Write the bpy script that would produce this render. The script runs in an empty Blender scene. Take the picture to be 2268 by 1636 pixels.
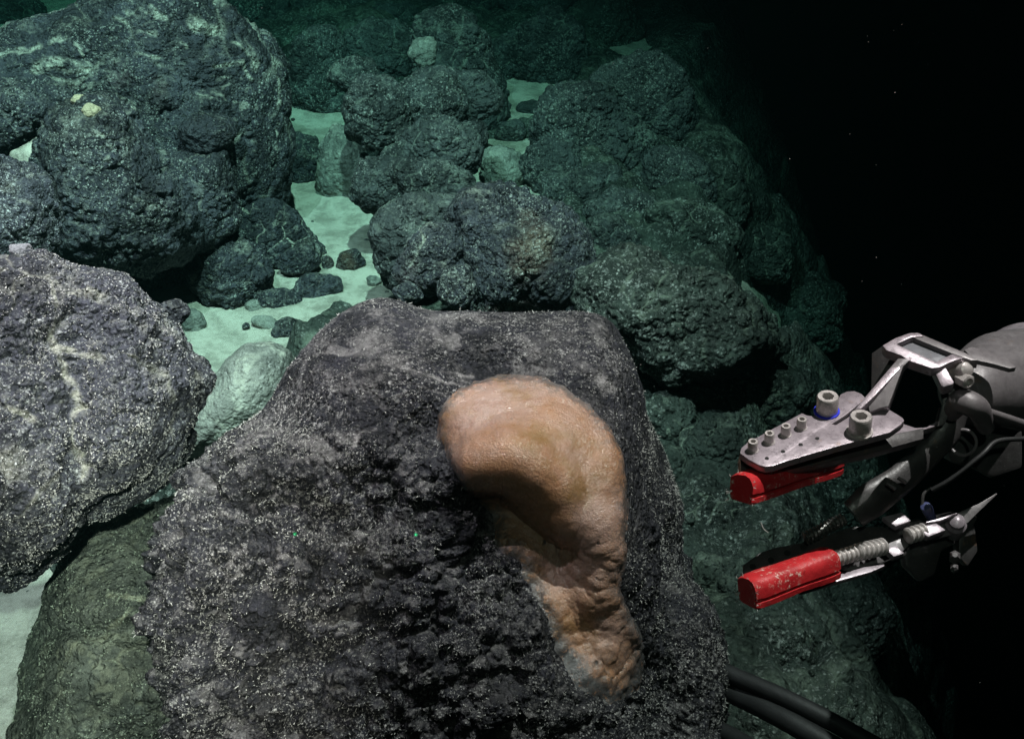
import bpy, bmesh, math, random
import numpy as np
from mathutils import Vector, Matrix

random.seed(7)
SC = bpy.context.scene
COL = SC.collection
R_ = math.radians

# ------------------------------------------------------------------ camera
CAM = np.array([0.0, 0.0, 1.2]); PITCH = R_(35); F = 2432.0
FW = np.array([0, math.cos(PITCH), -math.sin(PITCH)])
UP = np.array([0, math.sin(PITCH), math.cos(PITCH)])
RT = np.array([1.0, 0, 0])
cd = bpy.data.cameras.new('camera'); co = bpy.data.objects.new('camera', cd); COL.objects.link(co)
co.location = CAM; co.rotation_euler = (R_(90) - PITCH, 0, 0)
cd.sensor_fit = 'HORIZONTAL'; cd.angle = 2 * math.atan(1134 / F)
cd.clip_start = 0.01; cd.clip_end = 200
SC.camera = co

def P(px, py, d):
    return CAM + FW * d + RT * ((px - 1134) / F * d) + UP * ((818 - py) / F * d)
def project(W):                   # picture position of world points
    rel = W - CAM; dd = rel @ FW
    return 1134 + (rel @ RT) / dd * F, 818 - (rel @ UP) / dd * F
def C2W(v):                       # camera-space direction (x right, y up, z towards the camera)
    return RT * v[0] + UP * v[1] - FW * v[2]

# ------------------------------------------------------------------ world (deep water: no daylight)
w = bpy.data.worlds.new('World'); SC.world = w; w.use_nodes = True
w.node_tree.nodes['Background'].inputs[0].default_value = (0.004, 0.008, 0.009, 1)
w.node_tree.nodes['Background'].inputs[1].default_value = 0.08

# ------------------------------------------------------------------ floodlights of the diving vehicle, and two added fill lamps
def spot(name, loc, target, power, col, size=60, blend=0.6, rad=0.03):
    l = bpy.data.lights.new(name, 'SPOT'); o = bpy.data.objects.new(name, l); COL.objects.link(o)
    l.energy = power; l.color = col; l.spot_size = R_(size); l.spot_blend = blend; l.shadow_soft_size = rad
    o.location = loc
    o.rotation_euler = (Vector(target) - Vector(loc)).to_track_quat('-Z', 'Y').to_euler()
    return o
spot('floodlight_top', (0.10, 0.75, 2.85), (-0.85, 2.1, 0.0), 2250, (1.0, 0.455, 0.50), 64, 1.0, 0.03)
spot('floodlight_port', (-0.62, 0.72, 2.35), (-0.85, 1.75, 0.2), 760, (1.0, 0.44, 0.55), 84, 1.0, 0.02)
spot('floodlight_starboard', (0.50, 0.88, 2.30), P(1510, 1040, .95), 400, (1.0, 0.50, 0.535), 38, 0.9, 0.012)
spot('added_fill_left', (-0.02, -0.05, 1.34), P(200, 1400, 1.3), 240, (1.0, 0.60, 0.58), 30, 1.0, 0.01)  # added fill beside the camera, brightens the olive boulder
spot('added_fill_growth', (0.06, -0.05, 1.50), P(1480, 1100, 1.0), 7, (1.0, 0.72, 0.66), 48, 1.0, 0.01)  # weak added fill for the growth and the gripper

SC.view_settings.view_transform = 'Standard'; SC.view_settings.look = 'None'
SC.view_settings.exposure = 0.0; SC.view_settings.gamma = 1.0
SC.render.engine = 'CYCLES'

# ------------------------------------------------------------------ numpy noise
def _h(ix, iy, iz, seed):
    with np.errstate(over='ignore'):
        n = (ix.astype(np.uint32) * np.uint32(0x8da6b343)) ^ (iy.astype(np.uint32) * np.uint32(0xd8163841)) ^ (iz.astype(np.uint32) * np.uint32(0xcb1ab31f)) ^ np.uint32((seed * 2654435761) & 0xffffffff)
        n = (n ^ (n >> np.uint32(15))) * np.uint32(0x2c1b3c6d)
        n = (n ^ (n >> np.uint32(12))) * np.uint32(0x297a2d39)
        n = n ^ (n >> np.uint32(15))
    return n
def noise(p, seed=0):
    p = p.astype(np.float32); i = np.floor(p).astype(np.int32); f = p - i
    u = f * f * f * (f * (f * 6 - 15) + 10)
    out = np.zeros(len(p), np.float32)
    for c in range(8):
        a, b, d = c & 1, (c >> 1) & 1, (c >> 2) & 1
        h = _h(i[:, 0] + a, i[:, 1] + b, i[:, 2] + d, seed)
        gx = (h & 1023).astype(np.float32) / 511.5 - 1
        gy = ((h >> 10) & 1023).astype(np.float32) / 511.5 - 1
        gz = ((h >> 20) & 1023).astype(np.float32) / 511.5 - 1
        wgt = (u[:, 0] if a else 1 - u[:, 0]) * (u[:, 1] if b else 1 - u[:, 1]) * (u[:, 2] if d else 1 - u[:, 2])
        out += wgt * (gx * (f[:, 0] - a) + gy * (f[:, 1] - b) + gz * (f[:, 2] - d))
    return out * 1.3
def fbm(p, octv=3, seed=0):
    o = 0; a = 1.0; s = 1.0
    for k in range(octv):
        o = o + a * noise(p * s, seed + k * 17); a *= .5; s *= 2.03
    return o
def worley(p, seed=0, jit=.8):
    p = p.astype(np.float32); b = np.floor(p - .5).astype(np.int32)
    f1 = np.full(len(p), 9., np.float32); f2 = f1.copy(); idh = np.zeros(len(p), np.uint32)
    for c in range(8):
        cx = b[:, 0] + (c & 1); cy = b[:, 1] + ((c >> 1) & 1); cz = b[:, 2] + ((c >> 2) & 1)
        h = _h(cx, cy, cz, seed)
        qx = cx + .5 + jit * ((h & 1023).astype(np.float32) / 1023 - .5)
        qy = cy + .5 + jit * (((h >> 10) & 1023).astype(np.float32) / 1023 - .5)
        qz = cz + .5 + jit * (((h >> 20) & 1023).astype(np.float32) / 1023 - .5)
        d = np.sqrt((p[:, 0] - qx) ** 2 + (p[:, 1] - qy) ** 2 + (p[:, 2] - qz) ** 2)
        m = d < f1
        f2 = np.where(m, f1, np.minimum(f2, d)); idh = np.where(m, h, idh); f1 = np.where(m, d, f1)
    return f1, f2, (idh & 255).astype(np.float32) / 255
def bumps(p, scale, seed, r=.75):
    f1, f2, i = worley(p * scale, seed)
    return np.sqrt(np.clip(1 - (f1 / r) ** 2, 0, 1)) * (.45 + .55 * i) - .35
def sstep(a, b, x):
    t = np.clip((x - a) / (b - a), 0, 1); return t * t * (3 - 2 * t)

# ------------------------------------------------------------------ mesh helpers
def tagit(o, label=None, cat=None, group=None, kind=None):
    if label: o['label'] = label
    if cat: o['category'] = cat
    if group: o['group'] = group
    if kind: o['kind'] = kind
    return o
def mesh_np(name, verts, quads, mat, smooth=True):
    me = bpy.data.meshes.new(name)
    me.vertices.add(len(verts)); me.vertices.foreach_set('co', np.ascontiguousarray(verts, np.float32).ravel())
    k = quads.shape[1]
    me.loops.add(quads.size); me.loops.foreach_set('vertex_index', quads.astype(np.int32).ravel())
    me.polygons.add(len(quads))
    me.polygons.foreach_set('loop_start', np.arange(0, quads.size, k, dtype=np.int32))
    me.polygons.foreach_set('loop_total', np.full(len(quads), k, np.int32))
    me.polygons.foreach_set('use_smooth', np.full(len(quads), smooth, bool))
    me.update(calc_edges=True)
    if mat: me.materials.append(mat)
    return me
def normals(me):
    n = np.empty(len(me.vertices) * 3, np.float32); me.vertices.foreach_get('normal', n); return n.reshape(-1, 3)
def setco(me, v):
    me.vertices.foreach_set('co', np.ascontiguousarray(v, np.float32).ravel()); me.update()
def attr(me, name, vals):
    a = me.attributes.new(name, 'FLOAT', 'POINT'); a.data.foreach_set('value', np.ascontiguousarray(vals, np.float32))
_cs = {}
def cubesphere(N):
    if N in _cs: return _cs[N]
    t = np.tan((np.arange(N + 1) / N * 2 - 1) * math.pi / 4)
    A, B = np.meshgrid(t, t, indexing='ij'); one = np.ones_like(A)
    V = []; Q = []; off = 0
    idx = np.arange((N + 1) ** 2).reshape(N + 1, N + 1)
    q = np.stack([idx[:-1, :-1], idx[1:, :-1], idx[1:, 1:], idx[:-1, 1:]], -1).reshape(-1, 4)
    for f in [(A, B, one), (B, A, -one), (one, A, B), (-one, B, A), (B, one, A), (A, -one, B)]:
        V.append(np.stack(f, -1).reshape(-1, 3)); Q.append(q + off); off += (N + 1) ** 2
    V = np.concatenate(V); Q = np.concatenate(Q)
    key = np.round(V * 1e5).astype(np.int64); key = key[:, 0] * 400009 * 400009 + key[:, 1] * 400009 + key[:, 2]
    _, first, inv = np.unique(key, return_index=True, return_inverse=True)
    V = V[first]; Q = inv.ravel()[Q]
    V /= np.linalg.norm(V, axis=1, keepdims=True)
    _cs[N] = (V, Q); return V, Q

# ------------------------------------------------------------------ materials
def newmat(name):
    m = bpy.data.materials.new(name); m.use_nodes = True; nt = m.node_tree
    b = nt.nodes['Principled BSDF']; return m, nt, b
class G:
    def __init__(s, nt): s.nt = nt
    def n(s, t, **kw):
        nd = s.nt.nodes.new(t)
        for k, v in kw.items(): setattr(nd, k, v)
        return nd
    def link(s, a, b): s.nt.links.new(a, b)
    def pos(s):
        return s.n('ShaderNodeNewGeometry').outputs['Position']
    def noise(s, sc, det=3, rough=.55, vec=None, dist=0):
        nd = s.n('ShaderNodeTexNoise'); nd.inputs['Scale'].default_value = sc; nd.inputs['Detail'].default_value = det
        nd.inputs['Roughness'].default_value = rough; nd.inputs['Distortion'].default_value = dist
        s.link(vec if vec else s.pos(), nd.inputs['Vector']); return nd.outputs['Fac']
    def vor(s, sc, vec=None, feature='F1', rnd=1):
        nd = s.n('ShaderNodeTexVoronoi'); nd.feature = feature; nd.inputs['Scale'].default_value = sc
        nd.inputs['Randomness'].default_value = rnd
        s.link(vec if vec else s.pos(), nd.inputs['Vector']); return nd
    def ramp(s, fac, a, b, lo=0, hi=1):
        nd = s.n('ShaderNodeMapRange'); nd.interpolation_type = 'SMOOTHSTEP'
        nd.inputs[1].default_value = a; nd.inputs[2].default_value = b; nd.inputs[3].default_value = lo; nd.inputs[4].default_value = hi
        s.link(fac, nd.inputs[0]); return nd.outputs[0]
    def math(s, op, a, b=None, clamp=False):
        nd = s.n('ShaderNodeMath'); nd.operation = op; nd.use_clamp = clamp
        for i, x in enumerate([a, b]):
            if x is None: continue
            if isinstance(x, (int, float)): nd.inputs[i].default_value = x
            else: s.link(x, nd.inputs[i])
        return nd.outputs[0]
    def mix(s, fac, a, b):
        nd = s.n('ShaderNodeMix'); nd.data_type = 'RGBA'
        for i, x in ((0, fac), (6, a), (7, b)):
            if isinstance(x, (int, float)): nd.inputs[i].default_value = x
            elif isinstance(x, tuple): nd.inputs[i].default_value = (*x, 1)
            else: s.link(x, nd.inputs[i])
        return nd.outputs[2]
    def attr(s, name):
        nd = s.n('ShaderNodeAttribute'); nd.attribute_name = name; return nd.outputs['Fac']
    def bump(s, h, strength=.5, dist=.002, normal=None):
        nd = s.n('ShaderNodeBump'); nd.inputs['Strength'].default_value = strength; nd.inputs['Distance'].default_value = dist
        s.link(h, nd.inputs['Height'])
        if normal: s.link(normal, nd.inputs['Normal'])
        return nd.outputs[0]

def mat_rock(name, dark=(.010, .010, .013), mid=(.042, .042, .053), dustc=(.34, .33, .28), speckc=(.48, .47, .44),
             sc=1.0, speck=.5, dust=.6, bump=1.0, rust=0., lo=.50):
    m, nt, b = newmat(name); g = G(nt)
    big = g.noise(9 * sc, 4, .6); n2 = g.noise(45 * sc, 4, .65)
    base = g.mix(g.ramp(big, .38, .66), dark, mid)
    base = g.mix(g.ramp(n2, .45, .75, 0, .7), base, tuple(x * 1.7 for x in mid))
    if rust:
        base = g.mix(g.ramp(g.noise(7 * sc, 3), .60, .72, 0, rust), base, (.13, .07, .035))
    # sediment on the upper faces and in the seams
    geo = g.n('ShaderNodeNewGeometry'); sep = g.n('ShaderNodeSeparateXYZ'); g.link(geo.outputs['Normal'], sep.inputs[0])
    upf = g.ramp(sep.outputs[2], .42, 1.0)
    film = g.math('MULTIPLY', g.ramp(g.noise(28 * sc, 6, .72), lo, lo + .18), upf)
    film = g.math('MULTIPLY', film, dust * .55)
    patchy = g.math('MULTIPLY', g.ramp(g.noise(11 * sc, 6, .62, dist=.6), .60, .66), g.ramp(sep.outputs[2], .35, .85))
    film = g.math('MAXIMUM', film, g.math('MULTIPLY', patchy, min(1, dust * .5)))
    seam = g.math('MULTIPLY', g.attr('dust'), g.ramp(g.noise(60 * sc, 4, .7), .3, .6))
    film = g.math('MAXIMUM', film, seam)
    # grains and tufts: two sizes of specks, clumped
    clump = g.ramp(g.noise(13 * sc, 5, .72), .42, .60)
    v1 = g.vor(330 * sc); v2 = g.vor(150 * sc)
    def sp(v, thr):
        sepc = g.n('ShaderNodeSeparateColor'); g.link(v.outputs['Color'], sepc.inputs[0])
        on = g.ramp(sepc.outputs[0], thr, thr + .04)
        return g.math('MULTIPLY', on, g.ramp(v.outputs['Distance'], .42, .22)), sepc
    s1, c1 = sp(v1, 1 - speck); s2, c2 = sp(v2, 1 - speck * .30)
    s1 = g.math('MULTIPLY', s1, g.math('ADD', g.math('MULTIPLY', clump, .8), .13))
    s2 = g.math('MULTIPLY', s2, g.math('ADD', g.math('MULTIPLY', clump, .6), .12))
    s = g.math('MAXIMUM', s1, s2)
    s = g.math('MULTIPLY', s, g.math('ADD', g.math('MULTIPLY', c1.outputs[1], .7), .3))
    salt = g.math('MULTIPLY', g.ramp(g.noise(210 * sc, 6, .88), .535, .585), g.math('ADD', g.math('MULTIPLY', clump, .95), .06))
    s = g.math('MAXIMUM', g.math('MULTIPLY', s, .55), g.math('MULTIPLY', salt, .3 + .5 * speck))
    col = g.mix(film, base, dustc)
    col = g.mix(s, col, speckc)
    g.link(col, b.inputs['Base Color'])
    b.inputs['Roughness'].default_value = .75; b.inputs['Specular IOR Level'].default_value = .25
    h = g.math('ADD', g.math('MULTIPLY', g.noise(220 * sc, 4, .7), .9), g.math('MULTIPLY', s, .55))
    h = g.math('ADD', h, g.math('MULTIPLY', g.ramp(g.vor(95 * sc).outputs['Distance'], .7, 0), .8))
    h = g.math('ADD', h, g.math('MULTIPLY', g.ramp(g.vor(260 * sc).outputs['Distance'], .65, 0), .55))
    g.link(g.bump(h, min(1, .8 * bump), .0055 / sc), b.inputs['Normal'])
    return m

M_MAIN = mat_rock('main_crust', dark=(.004, .004, .006), mid=(.018, .017, .023), sc=1.0, speck=.62, dust=1.05, lo=.47, dustc=(.22, .20, .20), speckc=(.68, .64, .63), bump=1.6)
M_LEFT = mat_rock('left_crust', dark=(.011, .011, .015), mid=(.045, .045, .058), sc=.8, speck=.85, dust=.8, speckc=(.62, .62, .62), bump=1.6)
M_BACK = mat_rock('back_crust', dark=(.009, .009, .012), mid=(.036, .036, .046), sc=.55, speck=.65, dust=1.1, speckc=(.6, .6, .56), rust=.5, bump=1.5)
M_FAR = mat_rock('far_crust', dark=(.012, .013, .014), mid=(.042, .044, .046), sc=.5, speck=.55, dust=.65, dustc=(.30, .32, .27))
M_DIM = mat_rock('slope_crust', dark=(.012, .014, .012), mid=(.034, .040, .034), sc=.42, speck=.5, dust=.45, dustc=(.36, .38, .30))
M_DUSTY = mat_rock('dusty_crust', dark=(.07, .072, .066), mid=(.17, .17, .15), sc=.8, speck=.4, dust=1.3, dustc=(.34, .34, .28), bump=.7)
M_MOSS = mat_rock('mossy_crust', dark=(.040, .040, .036), mid=(.115, .112, .10), sc=.8, speck=.65, dust=.9, dustc=(.34, .32, .24), speckc=(.5, .5, .4))

def mat_sand():
    m, nt, b = newmat('pale_sand'); g = G(nt)
    c = g.mix(g.ramp(g.noise(20, 6, .7), .42, .64), (.52, .47, .40), (.30, .27, .225))
    c = g.mix(g.ramp(g.noise(95, 6, .85), .58, .68, 0, .6), c, (.17, .16, .14))
    c = g.mix(g.ramp(g.noise(480, 2, .7), .5, .8, 0, .4), c, (.7, .69, .64))
    g.link(c, b.inputs['Base Color']); b.inputs['Roughness'].default_value = .95; b.inputs['Specular IOR Level'].default_value = .1
    h = g.math('ADD', g.noise(45, 6, .68), g.math('MULTIPLY', g.noise(400, 3, .75), .4))
    c = c
    g.link(g.bump(h, 1.0, .009), b.inputs['Normal']); return m
M_SAND = mat_sand()

# ------------------------------------------------------------------ ground
def ground(x, y):
    xe = .39 + .07 * np.clip(y - 1.0, -1, 4) + .05 * np.sin(y * 7.3 + .8) * np.clip(y / 2, .3, 1.2) + .03 * np.sin(y * 15.1)
    t = np.maximum(0, x - xe)
    return -0.9 * t - 1.6 * t * t + .015 * np.sin(x * 5 + 1) * np.sin(y * 3.1)
def poly_sd(poly, px, py):          # signed distance in pixels, negative inside
    poly = np.array(poly, float); n = len(poly)
    d = np.full(px.shape, 1e9); ins = np.zeros(px.shape, bool)
    for i in range(n):
        a = poly[i]; b = poly[(i + 1) % n]; e = b - a
        t = np.clip(((px - a[0]) * e[0] + (py - a[1]) * e[1]) / (e @ e), 0, 1)
        d = np.minimum(d, np.hypot(px - a[0] - t * e[0], py - a[1] - t * e[1]))
        c = ((a[1] > py) != (b[1] > py)) & (px < (b[0] - a[0]) * (py - a[1]) / (b[1] - a[1] + 1e-9) + a[0])
        ins ^= c
    return np.where(ins, -d, d)
SANDS = [
 [(606,180),(700,240),(760,270),(720,340),(700,420),(780,460),(830,480),(850,560),(885,640),(800,680),(650,760),(620,800),(500,850),(440,1000),(380,1010),(420,800),(320,640),(430,600),(600,560),(610,420)],
 [(-300,-60),(215,-60),(150,60),(0,95),(-300,110)],
 [(-400,1230),(90,1230),(120,1400),(40,1640),(0,1900),(-400,1900)],
 [(1120,175),(1250,195),(1190,270),(1120,250)],
 [(1060,320),(1170,320),(1165,420),(1225,450),(1190,470),(1060,440)],
 [(1635,640),(1680,650),(1735,750),(1700,765)],
 [(1330,80),(1400,130),(1440,110),(1400,70)],
]
def grid(nx, ny, a0, a1, y0, y1):
    a = np.linspace(a0, a1, nx); y = y0 * (y1 / y0) ** np.linspace(0, 1, ny)
    A, Y = np.meshgrid(a, y, indexing='ij'); X = A * (Y + .35)
    idx = np.arange(nx * ny).reshape(nx, ny)
    q = np.stack([idx[:-1, :-1], idx[1:, :-1], idx[1:, 1:], idx[:-1, 1:]], -1).reshape(-1, 4)
    return X.ravel(), Y.ravel(), q
X, Y, q = grid(260, 260, -.9, .95, .35, 9)
Zs = ground(X, Y) + .012 * noise(np.stack([X * 8, Y * 8, X * 0], 1), 3) + .0025 * noise(np.stack([X * 40, Y * 40, X * 0], 1), 4)
me = mesh_np('sand', np.stack([X, Y, Zs], 1), q, M_SAND)
o = bpy.data.objects.new('sand_floor', me); COL.objects.link(o); tagit(o, 'pale sand lying between the dark boulders', kind='structure')

X, Y, q = grid(520, 470, -.85, .95, .4, 8)
gz = ground(X, Y)
V = np.stack([X, Y, gz], 1); rel = V - CAM
dd = rel @ FW; PX = 1134 + (rel @ RT) / dd * F; PY = 818 - (rel @ UP) / dd * F
sd = np.full(X.shape, 1e9)
for s in SANDS: sd = np.minimum(sd, poly_sd(s, PX, PY))
sd = sd + 22 * noise(V * 14, 5)
m = sstep(-5, 45, sd)
p3 = V.copy()
big = bumps(p3 + .02 * noise(p3 * 12, 20)[:, None], 7, 21, .8); mdm = bumps(p3 + .01 * big[:, None], 18, 22, .8); sml = bumps(p3, 48, 23, .8)
rl = fbm(p3 * 3, 3, 9)
H = -.02 + m * (.060 + .065 * big + .034 * mdm + .008 * sml + .03 * rl)
V[:, 2] += H
me = mesh_np('bedrock', V, q, M_DIM)
f1, f2, _ = worley(p3 * 7, 21)
attr(me, 'dust', (1 - sstep(.0, .10, f2 - f1)) * .35 * sstep(-.1, .5, rl + .15))
o = bpy.data.objects.new('rocky_slope', me); COL.objects.link(o); tagit(o, 'dark knobbly bedrock slope falling away into black water', kind='structure')

# ------------------------------------------------------------------ rocks
def radial(poly, cx, cy, smooth=2):
    n = 360; th = np.arange(n) / n * 2 * math.pi; out = np.zeros(n)
    P_ = [(x - cx, cy - y) for x, y in poly]
    for i, t in enumerate(th):
        c, s = math.cos(t), math.sin(t); best = 0
        for k in range(len(P_)):
            ax, ay = P_[k]; bx, by = P_[(k + 1) % len(P_)]
            ex, ey = bx - ax, by - ay; det = -c * ey + s * ex
            if abs(det) < 1e-9: continue
            r = (-ax * ey + ay * ex) / det; u = (c * ay - s * ax) / det
            if r > 0 and -1e-6 <= u <= 1 + 1e-6: best = max(best, r)
        out[i] = best
    ker = np.exp(-.5 * (np.arange(-12, 13) / max(smooth, .1)) ** 2); ker /= ker.sum()
    ext = np.concatenate([out[-12:], out, out[:12]])
    return np.convolve(ext, ker, 'valid')
def Rth(tab, th):
    x = (th % (2 * math.pi)) / (2 * math.pi) * 360; i = np.floor(x).astype(int); f = x - i
    return tab[i % 360] * (1 - f) + tab[(i + 1) % 360] * f

def strokes_mask(strokes, px, py, W):
    out = np.zeros(px.shape); wob = noise(W * 40, 61) * 9 + noise(W * 120, 62) * 5
    for pts, wd in strokes:
        d = np.full(px.shape, 1e9)
        for a, b in zip(pts, pts[1:]):
            ex, ey = b[0] - a[0], b[1] - a[1]; t = np.clip(((px - a[0]) * ex + (py - a[1]) * ey) / (ex * ex + ey * ey), 0, 1)
            d = np.minimum(d, np.hypot(px - a[0] - t * ex, py - a[1] - t * ey))
        out = np.maximum(out, sstep(wd, wd * .2, d + wob * min(1, wd / 9)) * sstep(-.42, .05, noise(W * 26, 63 + len(pts)) + .5 * noise(W * 80, 64)))
    return out
def solve_depth(cx, cy, hh, k):
    best = None
    for d in np.arange(.6, 7, .01):
        p = P(cx, cy, d)
        if p[2] - ground(p[0], p[1]) <= k * hh / F * d: return d
    return 5.0

ROCKS = 0; TRI = 0
def rock(name, shape, mat, label, cat='rock', d=None, k=.5, D=None, p=2.2, lump=.10, bot=(.05, .03, .012), N=None,
         group=None, seed=None, gauss=(), seams=.4, roughmask=None, smooth=3, strokes=(), post=None, lobe=2.6, grow=1.0):
    """A stone whose silhouette follows an outline, with its own distance and thickness."""
    global ROCKS, TRI
    ROCKS += 1
    seed = seed or ROCKS * 13
    rnd = random.Random(seed)
    if len(shape) <= 5 and not isinstance(shape[0], tuple):
        cx, cy, rx, ry = shape[:4]; rot = R_(shape[4]) if len(shape) > 4 else 0
        ph = [rnd.uniform(0, 6.28) for _ in range(4)]
        poly = []
        for i in range(40):
            t = i / 40 * 2 * math.pi
            r = 1 + .06 * math.cos(2 * t + ph[0]) + .06 * math.cos(3 * t + ph[1]) + .035 * math.cos(5 * t + ph[2])
            x = rx * r * math.cos(t); y = ry * r * math.sin(t)
            poly.append((cx + x * math.cos(rot) - y * math.sin(rot), cy + x * math.sin(rot) + y * math.cos(rot)))
    else:
        poly = shape; xs = [a[0] for a in poly]; ys = [a[1] for a in poly]
        cx, cy = (min(xs) + max(xs)) / 2, (min(ys) + max(ys)) / 2
    tab = radial(poly, cx, cy, smooth); ys = [a[1] for a in poly]
    hh = (max(ys) - min(ys)) / 2
    if d is None: d = solve_depth(cx, cy, hh, k)
    mpx = d / F
    size = math.sqrt(tab.mean() * np.median(tab)) * mpx
    if D is None: D = size * .85
    if N is None: N = int(min(120, max(14, tab.mean() * .85)))
    tab = tab * (1 - .26 * D / d * p / 2.2) * grow
    S, Q = cubesphere(N)
    S = S.copy(); S[:, 2] += .5; S /= np.linalg.norm(S, axis=1, keepdims=True)   # denser towards the viewer
    s = np.hypot(S[:, 0], S[:, 1]); c = np.abs(S[:, 2]); fac = (s ** p + c ** p) ** (-1 / p)
    th = np.arctan2(S[:, 1], S[:, 0]); Rr = Rth(tab, th) * mpx
    u = S[:, 0] * fac * Rr; v = S[:, 1] * fac * Rr; z = S[:, 2] * fac * D
    # local axes: the line of sight to the stone
    cen = P(cx, cy, d)
    vd = (CAM - cen) / np.linalg.norm(CAM - cen); ur = RT - vd * (RT @ vd); ur /= np.linalg.norm(ur); vu = np.cross(vd, ur)
    upx, upy = project(u[:, None] * ur + v[:, None] * vu + z[:, None] * vd + cen)
    front = sstep(-.1, .35, S[:, 2])
    if name == 'boulder' and seed == 501:      # the overhanging brow of the growth and the hollow below it
        ly = 1078 + .50 * np.maximum(0, upx - 1110) + 10 * np.sin(upx / 38)
        win = sstep(955, 1040, upx) * sstep(1345, 1235, upx)
        z = z + front * win * (.026 * np.exp(-.5 * ((upy - ly + 48) / 50) ** 2) - .028 * sstep(-8, 40, upy - ly) * sstep(1420, 1230, upy) - .006 * np.exp(-.5 * ((upy - ly - 40) / 30) ** 2))
    for (gx, gy, sx, sy, hgt) in gauss:
        z = z + front * hgt * np.exp(-.5 * (((upx - gx) / sx) ** 2 + ((upy - gy) / sy) ** 2))
    L = u[:, None] * ur + v[:, None] * vu + z[:, None] * vd
    me = mesh_np(name, L, Q, mat)
    n = normals(me); W = L + cen
    ms = np.ones(len(W)) if roughmask is None else roughmask(upx, upy, S)
    # large facets and lobes, then knobbly crust at three sizes
    q0 = W + seed * .37
    ls = lobe / size
    f1, f2, idc = worley(q0 * ls * .5 + .35 * noise(q0 * ls, seed)[:, None], seed)
    edge = f2 - f1
    L = L + n * ((lump * size) * (fbm(q0 * (1.1 / size), 3, seed) * 1.0 + .8 * np.minimum(edge, .45) - .25))[:, None]
    me.vertices.foreach_set('co', L.astype(np.float32).ravel()); me.update(); n = normals(me)
    mm = np.clip(.25 + 1.5 * (noise(q0 * (1.6 / size), seed + 3) + .3), .12, 1) * ms
    b1 = bumps(q0 + .012 * noise(q0 * 30, seed)[:, None], 1 / max(.022, .16 * size), seed + 1)
    disp = mm * bot[0] * min(size, .2) * b1
    disp = disp + mm * bot[1] * min(size, .2) * bumps(q0, 1 / max(.010, .07 * size), seed + 2)
    if size > .05:
        disp = disp + mm * bot[2] * min(size, .2) * bumps(q0, 1 / .011, seed + 4) + .0017 * ms * noise(q0 * 150, seed + 5) + .0012 * ms * noise(q0 * 330, seed + 6)
    if post is not None: disp = disp * post[0](upx, upy) + post[1](upx, upy, W, n)
    L = L + n * disp[:, None]
    setco(me, L)
    dustv = (1 - sstep(.0, .06, edge)) * sstep(.0, .35, n[:, 2] + .25) * seams * sstep(-.25, .2, noise(q0 * 9, seed + 8))
    dustv = np.maximum(dustv, .5 * sstep(.1, -.25, b1) * sstep(.2, .8, n[:, 2]) * seams * sstep(-.1, .3, noise(q0 * 6, seed + 9)))
    if strokes: dustv = np.maximum(dustv, strokes_mask(strokes, upx, upy, W))
    attr(me, 'dust', dustv)
    o = bpy.data.objects.new(name, me); o.location = cen; COL.objects.link(o)
    tagit(o, label, cat, group)
    TRI += len(Q) * 2
    return o

# --- the main boulder and the orange growth on it
MAIN = [(680,705),(725,662),(800,628),(860,622),(930,640),(1010,648),(1080,652),(1180,645),(1320,640),(1385,672),(1420,750),(1445,830),
 (1468,900),(1500,980),(1532,1070),(1536,1130),(1520,1200),(1545,1290),(1585,1370),(1615,1450),(1622,1530),(1605,1600),(1600,1720),(1500,1880),
 (1200,1960),(700,1960),(480,1850),(430,1720),(415,1600),(385,1480),(362,1380),(350,1300),(352,1220),(365,1150),(400,1080),(450,1000),
 (490,960),(560,905),(590,850),(610,800),(650,745)]
MD = 1.16
MG = [(1210, 985, 130, 80, .030), (1345, 1080, 40, 110, .026), (1350, 1240, 45, 80, .018),
      (1150, 1235, 50, 55, .012),
      (820, 830, 160, 60, .02), (700, 980, 120, 60, .014), (1480, 1250, 40, 400, -.03), (1440, 1560, 60, 160, -.045),
      (1090, 800, 70, 25, -.022), (760, 1120, 320, 30, -.012), (650, 1260, 220, 60, .012), (930, 960, 40, 45, -.028),
      (1400, 1430, 60, 60, .01), (1290, 1420, 50, 60, -.02)]
PATCH = [(975,900),(1000,868),(1040,842),(1100,828),(1180,830),(1250,850),(1310,890),(1352,935),(1385,1000),(1396,1080),(1395,1160),(1388,1240),(1372,1300),
 (1395,1350),(1420,1400),(1435,1460),(1415,1530),(1345,1560),(1275,1520),(1225,1440),(1200,1350),(1170,1290),(1150,1250),(1100,1210),(1085,1140),(1015,1080),(978,1010),(965,950)]
def patch_mask(px, py):
    return sstep(28, -10, poly_sd(PATCH, px, py))
def main_rough(px, py, S):
    top = sstep(860, 1000, py + 60 * np.sin(px / 130.) - .25 * (px - 900) * (px > 1000))
    return .22 + 1.35 * top
def main_keep(px, py): return 1 - .93 * patch_mask(px, py)
def main_extra(px, py, W, n):
    # broken horizontal ledges across the dark face
    led = noise(np.stack([px / 170, py / 34, W[:, 1] * 0], 1), 77)
    band = sstep(930, 1010, py) * sstep(1460, 1350, py + 0 * px) * sstep(1330, 1150, px + .0 * py)
    low = sstep(930, 1100, py) * sstep(1330, 1100, px)
    kn = bumps(W + .008 * noise(W * 40, 90)[:, None], 1 / .036, 91) * .026 + bumps(W + .003 * noise(W * 90, 94)[:, None], 1 / .017, 92) * .018 + bumps(W, 1 / .009, 93) * .008
    return (1 - patch_mask(px, py)) * (.004 * band * led + low * kn) 
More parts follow.
